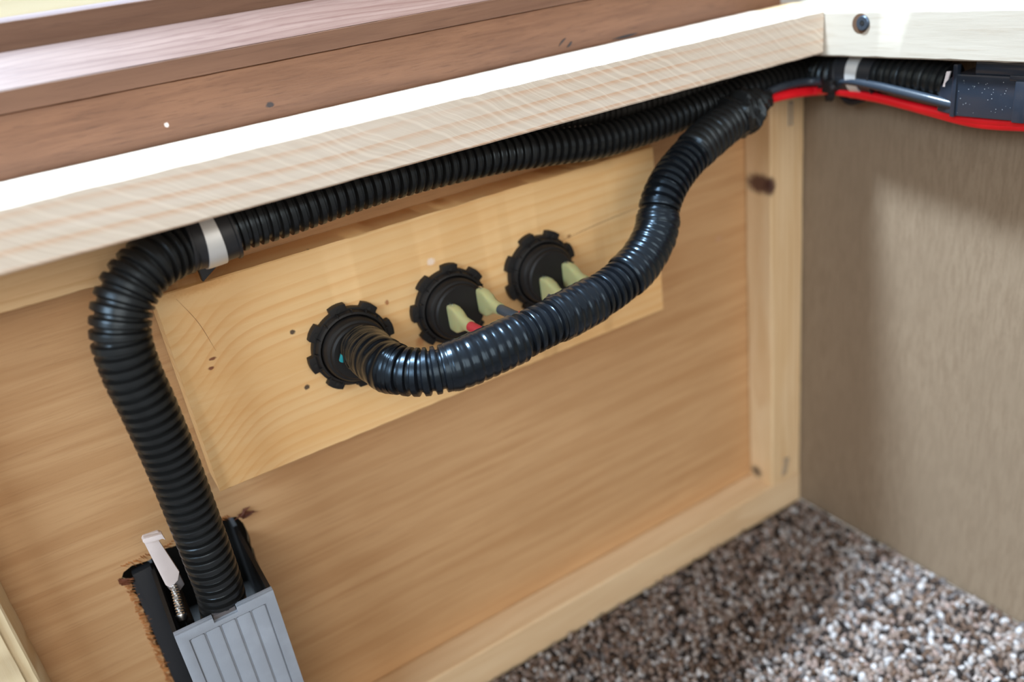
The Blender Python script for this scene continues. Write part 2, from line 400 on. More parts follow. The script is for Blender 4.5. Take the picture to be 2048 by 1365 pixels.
# floor with looped pile
M_BACK = mat('carpet_backing', s2l(60, 50, 44), .95)
bm = box(bmesh.new(), -330, 382, -520, 0, -385, -376); floor = tag(obj('floor', bm, M_BACK, smooth=False), 'floor of the storage box under speckled carpet', kind='structure')
def carpet():
    sp = 2.8
    xs = np.arange(-120, 381, sp); ys = np.arange(-430, -21.5, sp)
    X, Y = np.meshgrid(xs, ys); X = X.ravel(); Y = Y.ravel()
    X = np.clip(X + rng.uniform(-1.2, 1.2, X.size), -121, 382.4); Y = np.clip(Y + rng.uniform(-1.2, 1.2, X.size), -431, -22.5)
    # only a wide margin round what any nearby viewpoint could see is tufted finely
    n = X.size
    b = bmesh.new(); bmesh.ops.create_icosphere(b, subdivisions=2, radius=1); bv = np.array([v.co[:] for v in b.verts]); bf = np.array([[v.index for v in f.verts] for f in b.faces]); b.free()
    b = bmesh.new(); bmesh.ops.create_icosphere(b, subdivisions=1, radius=1); cv = np.array([v.co[:] for v in b.verts]); cf = np.array([[v.index for v in f.verts] for f in b.faces]); b.free()
    near = (X > 60) & (Y > -330)
    pal = np.array([s2l(172, 158, 150), s2l(142, 122, 110), s2l(202, 196, 194), s2l(104, 82, 68), s2l(48, 42, 40), s2l(160, 138, 128), s2l(118, 110, 108)])
    out_v = []; out_f = []; out_c = []; off = 0
    for sel, (tv, tf) in ((near, (bv, bf)), (~near, (cv, cf))):
        idx = np.where(sel)[0]; k = len(idx)
        if not k: continue
        sc = np.stack([rng.uniform(1.3, 2.1, k), rng.uniform(1.3, 2.1, k), rng.uniform(1.8, 3.8, k)], 1)
        an = rng.uniform(0, 2 * np.pi, k); tl = rng.uniform(-.6, .6, (k, 2))
        P = tv[None] * sc[:, None]
        P = P * (1 + .16 * np.sin(5 * P[..., [1, 2, 0]] * 1.0 + an[:, None, None]))
        x = P[..., 0] + P[..., 2] * tl[:, None, 0]; y = P[..., 1] + P[..., 2] * tl[:, None, 1]
        ca, sa = np.cos(an)[:, None], np.sin(an)[:, None]
        xr = x * ca - y * sa; yr = x * sa + y * ca
        W_ = np.stack([np.minimum(xr + X[idx][:, None], 384), np.minimum(yr + Y[idx][:, None], -18), P[..., 2] - 375.2 + rng.uniform(-.4, 1.0, k)[:, None]], 2)
        out_v.append(W_.reshape(-1, 3)); F = (tf[None] + (np.arange(k) * len(tv))[:, None, None]).reshape(-1, 3) + off; out_f.append(F); off += k * len(tv)
        # neighbouring tufts share a yarn colour now and then
        c = pal[rng.choice(7, k, p=[.19, .2, .12, .17, .14, .11, .07])] * rng.uniform(.62, 1.0, (k, 1))
        out_c.append(np.repeat(c, len(tv), 0))
    v = np.concatenate(out_v) / 1000; v[:, 2] += FL; f_ = np.concatenate(out_f); c = np.concatenate(out_c)
    me = bpy.data.meshes.new('carpet_pile'); me.vertices.add(len(v)); me.vertices.foreach_set('co', v.ravel().astype('f'))
    me.loops.add(f_.size); me.loops.foreach_set('vertex_index', f_.ravel().astype('i')); me.polygons.add(len(f_))
    me.polygons.foreach_set('loop_start', np.arange(0, f_.size, 3, dtype='i')); me.polygons.foreach_set('loop_total', np.full(len(f_), 3, 'i'))
    me.update(calc_edges=True); me.polygons.foreach_set('use_smooth', np.ones(len(f_), bool))
    a = me.color_attributes.new('yarn', 'FLOAT_COLOR', 'POINT'); a.data.foreach_set('color', np.c_[c, np.ones(len(c))].ravel().astype('f'))
    M = mat('carpet_yarn', (.3, .25, .2), .95, spec=.15); N = NT(M); at_ = N.n('ShaderNodeAttribute', attribute_name='yarn')
    tc = N.n('ShaderNodeTexCoord').outputs['Object']; nf = N.noise(tc, 1300, 3, .6)
    N.l(N.mix(N.math('MULTIPLY', N.ramp(nf, .4, .7), .5), at_.outputs['Color'], (.05, .035, .028)), N.b.inputs['Base Color'])
    bp = N.n('ShaderNodeBump'); bp.inputs['Strength'].default_value = .6; bp.inputs['Distance'].default_value = .0005; N.l(nf, bp.inputs['Height']); N.l(bp.outputs[0], N.b.inputs['Normal'])
    me.materials.append(M)
    o = bpy.data.objects.new('carpet_pile', me); COL.objects.link(o); o.parent = floor; o.location = -Vector(floor.location)
    tag(o, 'speckled brown, grey and black looped carpet pile', kind='stuff')
carpet()

# ------------------------------------------------------------------ timber
PIN = (s2l(230, 202, 162), s2l(222, 190, 146), s2l(202, 160, 112))
kn = lambda u, v, ax=1, val=-20: at(u, v, ax, val)
M_POST = wood('post_pine', *PIN, along=2, stretch=10, fine=600, fine_amt=.25, blot=.25, ring=.006, ring_across=0, ring_amt=.45, warp=1.3,
     spots=[(*at(1520, 368, 0, 355), 4, 10, 5.5, s2l(80, 48, 42), .45, .93), (*at(1540, 375, 1, -20), 4, 5, 5, s2l(70, 42, 38), .45, .9), (*at(1513, 943, 0, 355), 4, 4.5, 3.8, s2l(70, 60, 52), .5, .85)])
bm = plank(355, 381.6, -20, -.2, -351, -50.5, rough=.2, seed=1); post = hookup('corner_post', 'upright pale pine corner post with a dark knot, against the brown side wall', 'batten', bm, M_POST, origin=O0)
def staple(parent, x, z, tilt=0, face_y=-20):
    bm = bmesh.new()
    for dx in (-1.3, 1.3):
        for a in (0,):
            bmesh.ops.create_cube(bm, size=1, matrix=Matrix.Translation(V(x + dx, face_y - .25, z)) @ Matrix.Rotation(tilt, 4, 'Y') @ Matrix.Diagonal((.0008, .0008, .013, 1)))
    bmesh.ops.create_cube(bm, size=1, matrix=Matrix.Translation(V(x, face_y - .45, z + 6.2)) @ Matrix.Rotation(tilt, 4, 'Y') @ Matrix.Diagonal((.0034, .0008, .0008, 1)))
    obj('staple', bm, M_STAPLE, parent)
p = at(1580, 228, 1, -20); staple(post, p.x, p.z)
p = at(1572, 932, 1, -20); staple(post, p.x - 1, p.z, .25)
M_BOT = wood('bottom_rail_pine', s2l(228, 200, 162), s2l(218, 186, 146), s2l(196, 156, 112), along=0, stretch=12, fine=500, fine_amt=.2, blot=.3, ring=.007, ring_across=1, ring_amt=.3)
bm = plank(-300, 381.4, -20, -.2, -375.9, -351.2, rough=.25, seed=2); hookup('bottom_rail', 'long pale pine rail along the carpet at the foot of the plywood', 'batten', bm, M_BOT, origin=O0)
M_STRIP = wood('backing_pine', s2l(232, 200, 154), s2l(224, 186, 138), s2l(196, 150, 98), along=0, stretch=12, fine=700, fine_amt=.3, blot=.2, ring=.005, ring_across=2, ring_amt=.4)
bm = plank(-300, 354.8, -19, -.2, -92.3, -70.5, rough=.8, seed=6, seg=2.5, bev=.5); hookup('backing_strip', 'rough-edged pine strip behind the black conduit, tucked under the long pale rail', 'batten', bm, M_STRIP, origin=O0)
M_RAIL = wood('pale_sawn_pine', s2l(226, 215, 202), s2l(217, 204, 188), s2l(212, 164, 124), along=0, stretch=9, fine=420, fine_amt=.12, blot=.15, ring=.0052, ring_across=2, ring_amt=.6, warp=.28, saw=.35, rough=.65, spec=.25)
bm = plank(-260, 351.6, -57, -8.3, -70.2, -50.2, rough=.25, seed=4); hookup('cleat_rail', 'long pale sawn pine rail below the brown trim, its top edge blazing white', 'batten', bm, M_RAIL, origin=O0)
M_RAIL2 = wood('white_pine', s2l(184, 174, 160), s2l(174, 163, 148), s2l(150, 130, 108), along=1, stretch=14, fine=420, fine_amt=.35, blot=.15, rough=.6, spec=.3)
bm = plank(352, 398, -520, -8.3, -71.6, -51, rough=.3, seed=5); rr = hookup('cleat_rail', 'short whitish pine rail at the right carrying a black countersunk screw', 'batten', bm, M_RAIL2, origin=O0)
def disc(bm, c, n, r0, r1, h, seg=32):
    q = Vector(n).to_track_quat('Z', 'Y').to_matrix().to_4x4(); q.translation = c
    bmesh.ops.create_cone(bm, cap_ends=True, segments=seg, radius1=r0 / 1000, radius2=r1 / 1000, depth=h / 1000, matrix=q)
p = at(1727, 46, 0, 352)
bm = bmesh.new(); disc(bm, V(351.95, p.y + 1.7, p.z - .3), (-1, 0, 0), 4.5, 4.4, .12); obj('bored_hole', bm, M_HOLE, rr)
bm = bmesh.new()
pr = [(3.4, 0), (3.4, .5), (2.9, .9), (1.3, .9), (1.2, -.2), (0.01, -.3)]
rings = []
for r_, h_ in pr:
    rings.append([bm.verts.new(V(351.8 - h_, p.y + (r_ if r_ > 1.25 or True else 0) * math.cos(a) * (1.0 if r_ > 1.35 else (.92 + .08 * math.cos(4 * a))), p.z + r_ * math.sin(a))) for a in [2 * math.pi * k / 28 for k in range(28)]])
for i in range(len(rings) - 1):
    for k in range(28): bm.faces.new((rings[i][k], rings[i][(k + 1) % 28], rings[i + 1][(k + 1) % 28], rings[i + 1][k]))
bmesh.ops.recalc_face_normals(bm, faces=bm.faces)
sc = tag(obj('screw', bm, M_SCREW, rr), 'black drive screw')
bm = bmesh.new(); disc(bm, V(351.0, p.y, p.z), (-1, 0, 0), 1.25, 1.25, .3, 4); obj('drive_recess', bm, M_NYLD, sc)

M_LP = wood('cream_side_face', s2l(232, 216, 182), s2l(226, 208, 170), s2l(205, 170, 120), along=2, stretch=12, fine=500, fine_amt=.12, blot=.2)
bm = plank(-100, -61.6, -19, -.2, -351, -93, rough=.5, seed=12); lp = hookup('side_post', 'cream timber upright at the bottom left corner of the picture', 'batten', bm, M_LP, origin=O0)
bm = plank(-100, -65.8, -20.6, -19.2, -351, -93, rough=.5, seed=13, bev=.2); obj('facing_strip', bm, M_LP, lp)

M_BOARD = wood('honey_pine_board', s2l(240, 200, 144), s2l(236, 190, 130), s2l(222, 160, 94), along=0, stretch=12, fine=600, fine_amt=.14, blot=.25, ring=.0052, ring_across=2, ring_amt=.42, warp=.5, rough=.5, spec=.4,
    knotbend=(.024, .019, .020),
    spots=[(*at(585, 665, 1, -19), 1.1, 3, 1.0, s2l(45, 38, 40), .35), (*at(614, 775, 1, -19), 1.2, 3, 1.1, s2l(45, 38, 40), .35), (*at(425, 718, 1, -19), 1.5, 3, .6, s2l(120, 62, 40), .4), (*at(422, 737, 1, -19), 1.2, 3, .7, s2l(120, 62, 40), .4),
           (*at(618, 489, 1, -19), 1.3, 3, .45, s2l(70, 50, 40), .4), (*at(617, 499, 1, -19), .9, 3, .35, s2l(70, 50, 40), .4), (*at(774, 605, 1, -19), .9, 3, 1.1, s2l(160, 95, 55), .5, .8), (*at(1138, 473, 1, -19), 1.1, 3, .9, s2l(150, 105, 60), .5, .8),
           (*at(840, 684, 1, -19), 2.0, 3, 2.2, s2l(200, 120, 60), .6, .6), (*at(862, 524, 1, -19), 1.8, 3, 1.6, s2l(248, 228, 212), .5, .8), (*at(395, 572, 1, -19), 11, 3, 2.2, s2l(190, 130, 65), .7, .5)])
bm = plank(26.5, 272.5, -19, -.2, -192.6, -102.2, rough=.5, seed=21, seg=3, bev=.45); board = hookup('mounting_board', 'honey-coloured pine board screwed to the plywood, carrying three black round sockets', 'board', bm, M_BOARD, origin=O0)
M_PEN = mat('pencil_graphite', s2l(150, 110, 75), .6)
for a, b_ in (((1085, 500), (1310, 402)), ((352, 598), (432, 702))): 
    ink([a, ((a[0] + b_[0]) / 2 + 4, (a[1] + b_[1]) / 2 - 5), b_], .09, board, M_PEN, y=-19.22).name = 'pencil_line'

# ------------------------------------------------------------------ sockets
def gear(bm, cx, cz, y0, y1, R, Ro, nl, ph, lw):
    pts = []
    for k in range(nl):
        a0 = 2 * math.pi * k / nl + ph
        for da, rr_ in ((-lw * 1.12, R), (-lw, Ro), (-lw * .3, Ro * 1.01), (lw * .3, Ro * 1.01), (lw, Ro), (lw * 1.12, R)): pts.append((a0 + da, rr_))
        gap = 2 * math.pi / nl - 2 * lw * 1.12
        for q in range(1, 5): pts.append((a0 + lw * 1.12 + gap * q / 5, R))
    pts = [(cx + r_ * math.cos(a), cz + r_ * math.sin(a)) for a, r_ in pts]
    return prism(bm, pts, y0, y1)
def lathe(bm, cx, cz, prof, seg=56):
    rings = [[bm.verts.new(V(cx + r_ * math.cos(2 * math.pi * k / seg), y, cz + r_ * math.sin(2 * math.pi * k / seg))) for k in range(seg)] for r_, y in prof]
    for i in range(len(rings) - 1):
        for k in range(seg): bm.faces.new((rings[i][k], rings[i][(k + 1) % seg], rings[i + 1][(k + 1) % seg], rings[i + 1][k]))
    bm.faces.new(rings[-1]); bm.faces.new(rings[0][::-1]); bmesh.ops.recalc_face_normals(bm, faces=bm.faces); return bm
socks = [((96.5, -148.2), .14, 'round black socket farthest left on the pine board, taped black conduit plugged into it'),
         ((146.5, -146.4), -.12, 'round black socket in the middle of the three on the pine board'),
         ((196.5, -145.2), .3, 'round black socket farthest right on the pine board, tucked behind the conduit loop')]
for (cx, cz), ph, lab in socks:
    s = empty('power_socket', V(cx, -19, cz), lab, 'socket', 'round black sockets on the pine board')
    bm = gear(bmesh.new(), cx, cz, -19.1, -22.6, 17.8, 20.0, 8, ph, .19)
    obj('lock_nut', bm, M_NYL, s, bevel=.3)
    bm = lathe(bmesh.new(), cx, cz, [(17.0, -22.4), (17.0, -23.0), (16.2, -24.6), (15.3, -24.9), (15.1, -22.8), (14.6, -22.6)]); obj('nut_collar', bm, M_NYL, s)
    for k in range(16):                                   # small ratchet ribs on the collar
        a = 2 * math.pi * k / 16 + ph + .1
        bm = bmesh.new(); bmesh.ops.create_cube(bm, size=1, matrix=Matrix.Translation(V(cx + 16.6 * math.cos(a), -23.7, cz + 16.6 * math.sin(a))) @ Matrix.Rotation(-a, 4, 'Y') @ Matrix.Diagonal((.0016, .0022, .0005, 1)))
        obj('rib', bm, M_NYL, s)
    for k in range(8):
        a = 2 * math.pi * k / 8 + ph
        bm = bmesh.new(); disc(bm, V(cx + 18.0 * math.cos(a), -22.7, cz + 18.0 * math.sin(a)), (0, -1, 0), .85, .85, .3, 14); obj('pin_hole', bm, M_NYLD, s)
    bm = lathe(bmesh.new(), cx, cz, [(14.4, -22.0), (14.4, -27.4), (13.6, -28.6), (12.6, -28.9), (12.4, -30.4), (11.6, -31.2), (.2, -31.3)]); obj('barrel', bm, M_NYL, s)

# ------------------------------------------------------------------ conduits
def pp(u, v, y, r=9.5): q = at(u, v, 1, y); return (q.x, q.y, q.z, r)
# the one that drops to the housing, bends at the clamp and runs to the right
c1 = [pp(455, 1262, -41), pp(441, 1185, -41), pp(415, 1110, -42), pp(385, 1030, -42.5), pp(340, 915, -43, 9.7), pp(297, 815, -43.5, 9.9), pp(262, 740, -43.5, 10.1), pp(241, 665, -43, 10.2), pp(252, 592, -41, 10.3), pp(298, 530, -37, 10.2), pp(352, 500, -32, 10),
      pp(410, 478, -29.6), pp(480, 452, -29.0, 9.4), pp(560, 428, -28.8, 9.3), pp(680, 388, -28.6, 9.0), pp(800, 352, -28.6, 8.8), pp(920, 325, -28.6, 8.4), pp(1010, 308, -28.8, 8.2), pp(1100, 296, -30, 8.0), pp(1190, 284, -31, 8.0), pp(1290, 256, -31, 8.0),
      pp(1390, 218, -31, 8.0), pp(1480, 185, -31, 8.1), pp(1570, 160, -32, 8.2), pp(1630, 148, -36, 8.2)]
cond = empty('corrugated_conduit', V(c1[0][0], c1[0][1], c1[0][2]), 'black ribbed conduit rising from grey housing, bending at the clamp, running under pale rail', 'conduit')
obj('ribbed_tube', sweep(c1, .36, corr(3.95, 1.8), 44), M_LOOM, cond)
# upper one just behind it under the rail
c2 = [pp(930, 292, -23.5, 4.5), pp(1050, 262, -23.5, 4.5), pp(1130, 240, -24, 5), pp(1230, 222, -24.5, 5.5), pp(1340, 192, -25, 6), pp(1450, 168, -26, 6), pp(1560, 145, -28, 6), pp(1640, 133, -33, 6)]
o = hookup('corrugated_conduit', 'thinner black ribbed conduit peeping out between the pale rail and the front conduit', 'conduit', sweep(c2, .45, corr(3.1, .9), 26), M_LOOMD)
c2b = [pp(1020, 276, -26.5, 1.4), pp(1090, 262, -25.5, 1.6), pp(1150, 254, -25.5, 1.7), pp(1230, 243, -25.5, 1.6), pp(1310, 228, -26, 1.4)]
hookup('grey_cord', 'thin grey-brown cord lying between the two conduits under the pale rail', 'cord', sweep(c2b, 1, plain, 12), plastic('grey_cord_vinyl', s2l(120, 108, 98), .6))

# the shiny looping harness
c3 = [pp(722, 692, -31.5, 9.6), pp(734, 701, -38, 9.8), pp(752, 716, -48, 9.9), pp(785, 737, -59, 10), pp(840, 745, -68, 9.8), pp(905, 733, -73, 9.7), pp(980, 703, -75, 9.7), pp(1070, 660, -75, 9.7), pp(1160, 615, -73, 9.7), pp(1230, 572, -70, 9.7),
      pp(1282, 522, -66, 9.7), pp(1312, 465, -62, 9.6), pp(1320, 410, -58, 9.6), pp(1342, 360, -54, 9.6), pp(1385, 307, -50, 9.5), pp(1435, 262, -47, 9.3), pp(1475, 232, -45, 8.8), pp(1503, 212, -43, 8)]
har = empty('corrugated_conduit', V(c3[0][0], c3[0][1], c3[0][2]), 'shiny taped black ribbed conduit looping from the left socket up to the right', 'conduit')
obj('ribbed_tube', sweep(c3, .36, corr(3.7, 1.7), 44), M_SHINE, har)
_, s3 = spline(c3, .42); L3 = s3[-1]
A3, _ = spline(c3, .42)
def arc_at(u, v):                                          # arc length of the harness nearest a given sight line
    d = (RX * ((u - 1024) / FPX) + DN * ((v - 682.5) / FPX) + FW).normalized()
    q = A3[:, :3] - np.array([0, -349, 0]); dd = np.linalg.norm(np.cross(q, np.array(d)), axis=1); return s3[int(dd.argmin())]
def tape(sa, sb, amp, crumple, seed, dr=.5):
    def rf(s, th, r, L):
        k = ripple(s, 3.7)
        n = noise.noise(Vector((s * .22 + seed, math.cos(th) * 1.6, math.sin(th) * 1.6)))
        seam = .22 * (((s + th * 1.3) / 7.0) % 1.0)
        edge = min(1, (s - sa) / .8, (sb - s) / .8)
        return r + dr - amp * (1 - k) * (0.6 + .4 * math.cos(th)) + crumple * n + seam * 1.1 - (1 - max(0, edge)) * .5
    return sweep(c3, .42, rf, 44, cap=False, s0=sa, s1=sb)
for (a, b_, amp, cr, sd, lab) in ((None, (795, 742), .35, .55, 1, 'crinkled glossy black tape'), ((893, 735), (1037, 676), .30, .12, 5, None), ((1108, 640), (1190, 600), .34, .15, 9, None), ((1250, 557), (1332, 432), .34, .25, 14, None), ((1385, 307), (1480, 228), .75, .35, 20, 'dull black tape')):
    sa = 1.5 if a is None else arc_at(*a); sb = arc_at(*b_)
    o = obj('tape_wrap', tape(sa, sb, amp, cr, sd), M_TAPE if lab != 'dull black tape' else M_LOOM, har, sharp=60)
    if lab: tag(o, lab)
# frayed taped end where the wires leave
bm = bmesh.new()
e = [pp(1462, 240, -45.5, 10.2), pp(1485, 224, -44.5, 10.3), pp(1500, 214, -44, 9.4), pp(1516, 204, -43, 6), pp(1536, 198, -42.5, 4)]
def fray(s, th, r, L): return r * (1 + .28 * noise.noise(Vector((s * .35, math.cos(th) * 2, math.sin(th) * 2)))) + .7 * math.sin(3 * th + s * .6)
tag(obj('tape_end', sweep(e, .5, fray, 32), M_LOOM, har), 'bunched black tape end')
bm = bmesh.new(); q = at(1500, 245, 1, -46)
fl = [at(u_, v_, 1, -47) for u_, v_ in ((1462, 246), (1478, 226), (1514, 206), (1516, 226), (1511, 262), (1503, 258), (1499, 269), (1490, 262), (1484, 256))]
prism(bm, [(p_.x, p_.z) for p_ in fl], -45.2, -47)
obj('tape_flap', bm, M_LOOM, har, bevel=.4)
# a teal wire end at the mouth of the loop
tw = [pp(684, 722, -33, 1.3), pp(688, 710, -34, 1.5), pp(694, 697, -34.5, 1.5), pp(704, 686, -34, 1.3)]
hookup('signal_wire', 'tiny teal wire end showing between the left socket and the taped conduit', 'wire', sweep(tw, .6, plain, 14), M_TEAL)

# right-hand conduit from the second clamp to the black box
def px_(u, v, x, r=9.5): q = at(u, v, 0, x); return (q.x, q.y, q.z, r)
c4 = [px_(1668, 150, 366), px_(1720, 145, 366.5), px_(1780, 150, 367), px_(1840, 156, 367), px_(1905, 166, 367)]
c4 = [pp(1640, 148, -40, 8.4)] + [(a, b, c, 8.8) for a, b, c, _ in c4]
hookup('corrugated_conduit', 'short black ribbed conduit between the right-hand clamp and the black box, under the whitish rail', 'conduit', sweep(c4, .45, corr(3.9, 1.3), 40), M_LOOM)

# ------------------------------------------------------------------ clamps
def clamp(pts, label, sa, sb, ma, mb, rr0):
    c = empty('pipe_clamp', V(*pts[len(pts) // 2][:3]), label, 'clamp', None)
    def rub(s, th, r, L):
        e = min(abs(s - sa), abs(s - sb)); return rr0 + (.9 if e < 1.1 else .25)
    obj('rubber_cushion', sweep(pts, .3, rub, 48, s0=sa, s1=sb), M_RUB, c)
    obj('steel_band', sweep(pts, .3, lambda s, th, r, L: rr0 + .8, 48, s0=ma, s1=mb), M_ZINC, c)
    return c
i0 = [pp(345, 494, -31), pp(382, 485, -30.0), pp(410, 478, -29.6), pp(445, 466, -29.3), pp(490, 450, -29)]
_, si = spline(i0, .3); Li = si[-1]
def arc_i(pts, u, v):
    A, s = spline(pts, .3); d = np.array((RX * ((u - 1024) / FPX) + DN * ((v - 682.5) / FPX) + FW).normalized())
    q = A[:, :3] - np.array([0, -349, 0]); return s[int(np.linalg.norm(np.cross(q, d), axis=1).argmin())]
cl = clamp(i0, 'steel and black rubber clamp holding the conduit bend under the pale rail', arc_i(i0, 364, 490), arc_i(i0, 462, 461), arc_i(i0, 398, 482), arc_i(i0, 430, 472), 10.2)
bm = prism(bmesh.new(), [(44.5, -90), (56, -88), (57, -93.5), (51, -97), (45.0, -101)], -23.5, -19.2); obj('clamp_foot', bm, M_RUB, cl, bevel=.4)
j0 = [tuple(c4[1]), tuple(c4[2]), tuple(c4[3])]
clamp(j0, 'second steel and black rubber clamp, under the whitish rail by the corner', arc_i(j0, 1688, 147), arc_i(j0, 1762, 148), arc_i(j0, 1714, 146), arc_i(j0, 1736, 146), 9.2)

# ------------------------------------------------------------------ wires on the right
w1 = [pp(1500, 214, -43, 2.2), pp(1535, 200, -41, 2.3), pp(1580, 188, -42, 2.3), pp(1630, 182, -44, 2.3), px_(1665, 181, 361, 2.3), px_(1700, 186, 362.5, 2.3), px_(1760, 197, 363, 2.3), px_(1850, 219, 362.5, 2.3), px_(1950, 239, 362, 2.3), px_(2060, 246, 362, 2.3), px_(2160, 250, 362, 2.3)]
hookup('power_wire', 'upper of the thick red wires running right under the black box', 'wire', sweep(w1, 1, plain, 20), M_RED)
w1b = [(a, b - .9, c - 3.0, r) for i, (a, b, c, r) in enumerate(w1)]
w1b = [pp(1520, 214, -43, 2.0)] + [(a, b, c + (2.6 if i < 6 else (2.2 if i < 7 else 1.2)), 1.9) for i, (a, b, c, r) in enumerate(w1b[1:])]
hookup('power_wire', 'lower of the thick red wires, lowest strand crossing the brown wall', 'wire', sweep(w1b, 1, plain, 20), M_RED)
w2 = [pp(1515, 196, -41, 1.9), pp(1560, 175, -42, 2), pp(1620, 163, -44, 2), px_(1660, 162, 360, 2.1), px_(1700, 162, 358.5, 2.1), px_(1745, 170, 358, 2.1), px_(1800, 183, 358, 2.1), px_(1860, 198, 358, 2.1), px_(1900, 208, 359, 2.1), px_(1990, 228, 360, 2.1)]
hookup('power_wire', 'thick black wire above the red wires, glinting blue beside the second clamp', 'wire', sweep(w2, 1, plain, 20), M_BWIRE)
# cable tie round them
def ring_loft(c, ax, ra, rb, w_, th_):
    bm = bmesh.new(); q = Vector(ax).normalized(); u = q.cross(Vector((0, 0, 1))).normalized(); v = q.cross(u)
    prof = [(-w_, 0), (w_, 0), (w_, th_), (-w_, th_)]; R = []
    for k in range(36):
        a = 2 * math.pi * k / 36
        R.append([bm.verts.new(c + (q * t + (u * math.cos(a) * (ra + h) + v * math.sin(a) * (rb + h))) / 1000) for t, h in prof])
    for k in range(36):
        for j in range(4): bm.faces.new((R[k][j], R[k][(j + 1) % 4], R[(k + 1) % 36][(j + 1) % 4], R[(k + 1) % 36][j]))
    bmesh.ops.recalc_face_normals(bm, faces=bm.faces); return bm
pc = at(1663, 172, 0, 360.5); pn = (at(1700, 176, 0, 362) - at(1630, 172, 0, 350)).normalized()
tie = empty('cable_tie', V(*pc), 'black cable tie cinched round the red and black wires at the corner', 'cable tie')
obj('tie_band', ring_loft(V(*pc), pn, 4.2, 6.6, 1.7, 1.1), M_NYL, tie)
bm = bmesh.new(); bmesh.ops.create_cube(bm, size=1, matrix=Matrix.Translation(V(pc.x - 5.2, pc.y - 2.6, pc.z + 1)) @ Matrix.Diagonal((.0035, .0062, .0062, 1))); hd = obj('tie_head', bm, M_NYL, tie, bevel=.8)
bm = bmesh.new(); disc(bm, V(pc.x - 5.8, pc.y - 4.8, pc.z + 1), (-.5, -1, 0), 1.3, 1.1, 3.0, 18); obj('tie_slot', bm, M_RUB, hd)
p = at(1705, 202, 0, 366); t2 = [(p.x, p.y + 7, p.z + 2, 1.2), (p.x, p.y + 2, p.z - .6, 1.6), (p.x, p.y - 4, p.z + .4, 1.5), (p.x, p.y - 9, p.z + 2.4, 1.1)]
hookup('cable_tie', 'black cable tie tail poking out under the red wires next to the corner', 'cable tie', sweep(t2, .6, plain, 14), M_NYL)

# ------------------------------------------------------------------ black box under the right rail
XB = 357
bx = empty('connector_box', V(368, -135, -97), 'glossy black dusty plastic box under the whitish rail at the right edge', 'box')
q0 = at(1910, 130, 0, XB); q1 = at(1905, 217, 0, XB)
y0 = q1.y; zt_, zb_ = -73.5, -96.2
bm = prism(bmesh.new(), [(XB, y0), (XB + 23, y0 + 2), (XB + 23, y0 - 95), (XB, y0 - 95)], zb_, zt_ - 4.5, 'z'); obj('body', bm, M_BOX, bx, bevel=.9)
bm = prism(bmesh.new(), [(XB + 1.2, y0 - 8), (XB + 20, y0 - 8), (XB + 20, y0 - 90), (XB + 1.2, y0 - 90)], zt_ - 4.5, zt_ + .8, 'z'); obj('raised_lid', bm, M_BOX, bx, bevel=.6)
bm = prism(bmesh.new(), [(XB - .4, y0 + 1), (XB - 1.0, y0 - 1.3), (XB + 2, y0 - 1.3), (XB + 2, y0 + 1)], zb_ - .3, zt_ - .5, 'z'); obj('corner_flange', bm, M_BOX, bx, bevel=.3)
yr = at(2030, 210, 0, XB).y
bm = prism(bmesh.new(), [(XB - 1.6, yr), (XB + .5, yr + 1), (XB + .5, yr - 6), (XB - 1.6, yr - 5)], zb_ - .2, zt_ - 6, 'z'); obj('side_rib', bm, M_BOX, bx, bevel=.6)
bm = prism(bmesh.new(), [(XB - .5, y0 - 24), (XB + 3, y0 - 24), (XB + 3, y0 - 33), (XB - .5, y0 - 33)], zt_ - 6.2, zt_ - 4.0, 'z'); obj('lid_catch', bm, M_BOX, bx, bevel=.4)
# tapered cheek that takes the conduit
qa = at(1878, 205, 0, XB + 1)
bm = bmesh.new()
A = [V(XB + .3, y0 + .5, zt_ - 5), V(XB + 20, y0 + .5, zt_ - 5), V(XB + 20, y0 + .5, zb_ + .5), V(XB + .3, y0 + .5, zb_ + .5)]
B = [V(XB + 1.5, qa.y + 1, zb_ + 12), V(XB + 17, qa.y + 1, zb_ + 12), V(XB + 17, qa.y + 1, zb_ + 1.2), V(XB + 1.5, qa.y + 1, zb_ + 1.2)]
va = [bm.verts.new(v) for v in A]; vb = [bm.verts.new(v) for v in B]; bm.faces.new(va); bm.faces.new(vb[::-1])
for i in range(4): bm.faces.new((va[i], va[(i + 1) % 4], vb[(i + 1) % 4], vb[i]))
bmesh.ops.recalc_face_normals(bm, faces=bm.faces); obj('cable_mouth', bm, M_BOX, bx, bevel=.5)
bm = bmesh.new()
g = at(1893, 160, 0, XB + 1); prism(bm, [(g.y + 1.6, g.z - 3), (g.y + .3, g.z + 3.6), (g.y - 1.6, g.z + 3.8), (g.y + .2, g.z - 3)], XB + 1, XB + 1.8, 'x'); obj('corner_glint', bm, M_WHITE, bx)  # white sliver put in for the light glint at the box corner
bm = bmesh.new(); r = random.Random(5)
for i in range(70):
    yy = y0 - r.uniform(2, 45); zz = r.uniform(zb_ + 1, zt_ - 7)
    bmesh.ops.create_icosphere(bm, subdivisions=1, radius=r.uniform(.06, .17) / 1000, matrix=Matrix.Translation(V(XB - .05, yy, zz)))
tag(obj('dust', bm, mat('dust_specks', s2l(185, 190, 195), .9), bx), 'pale dust specks', kind='stuff')

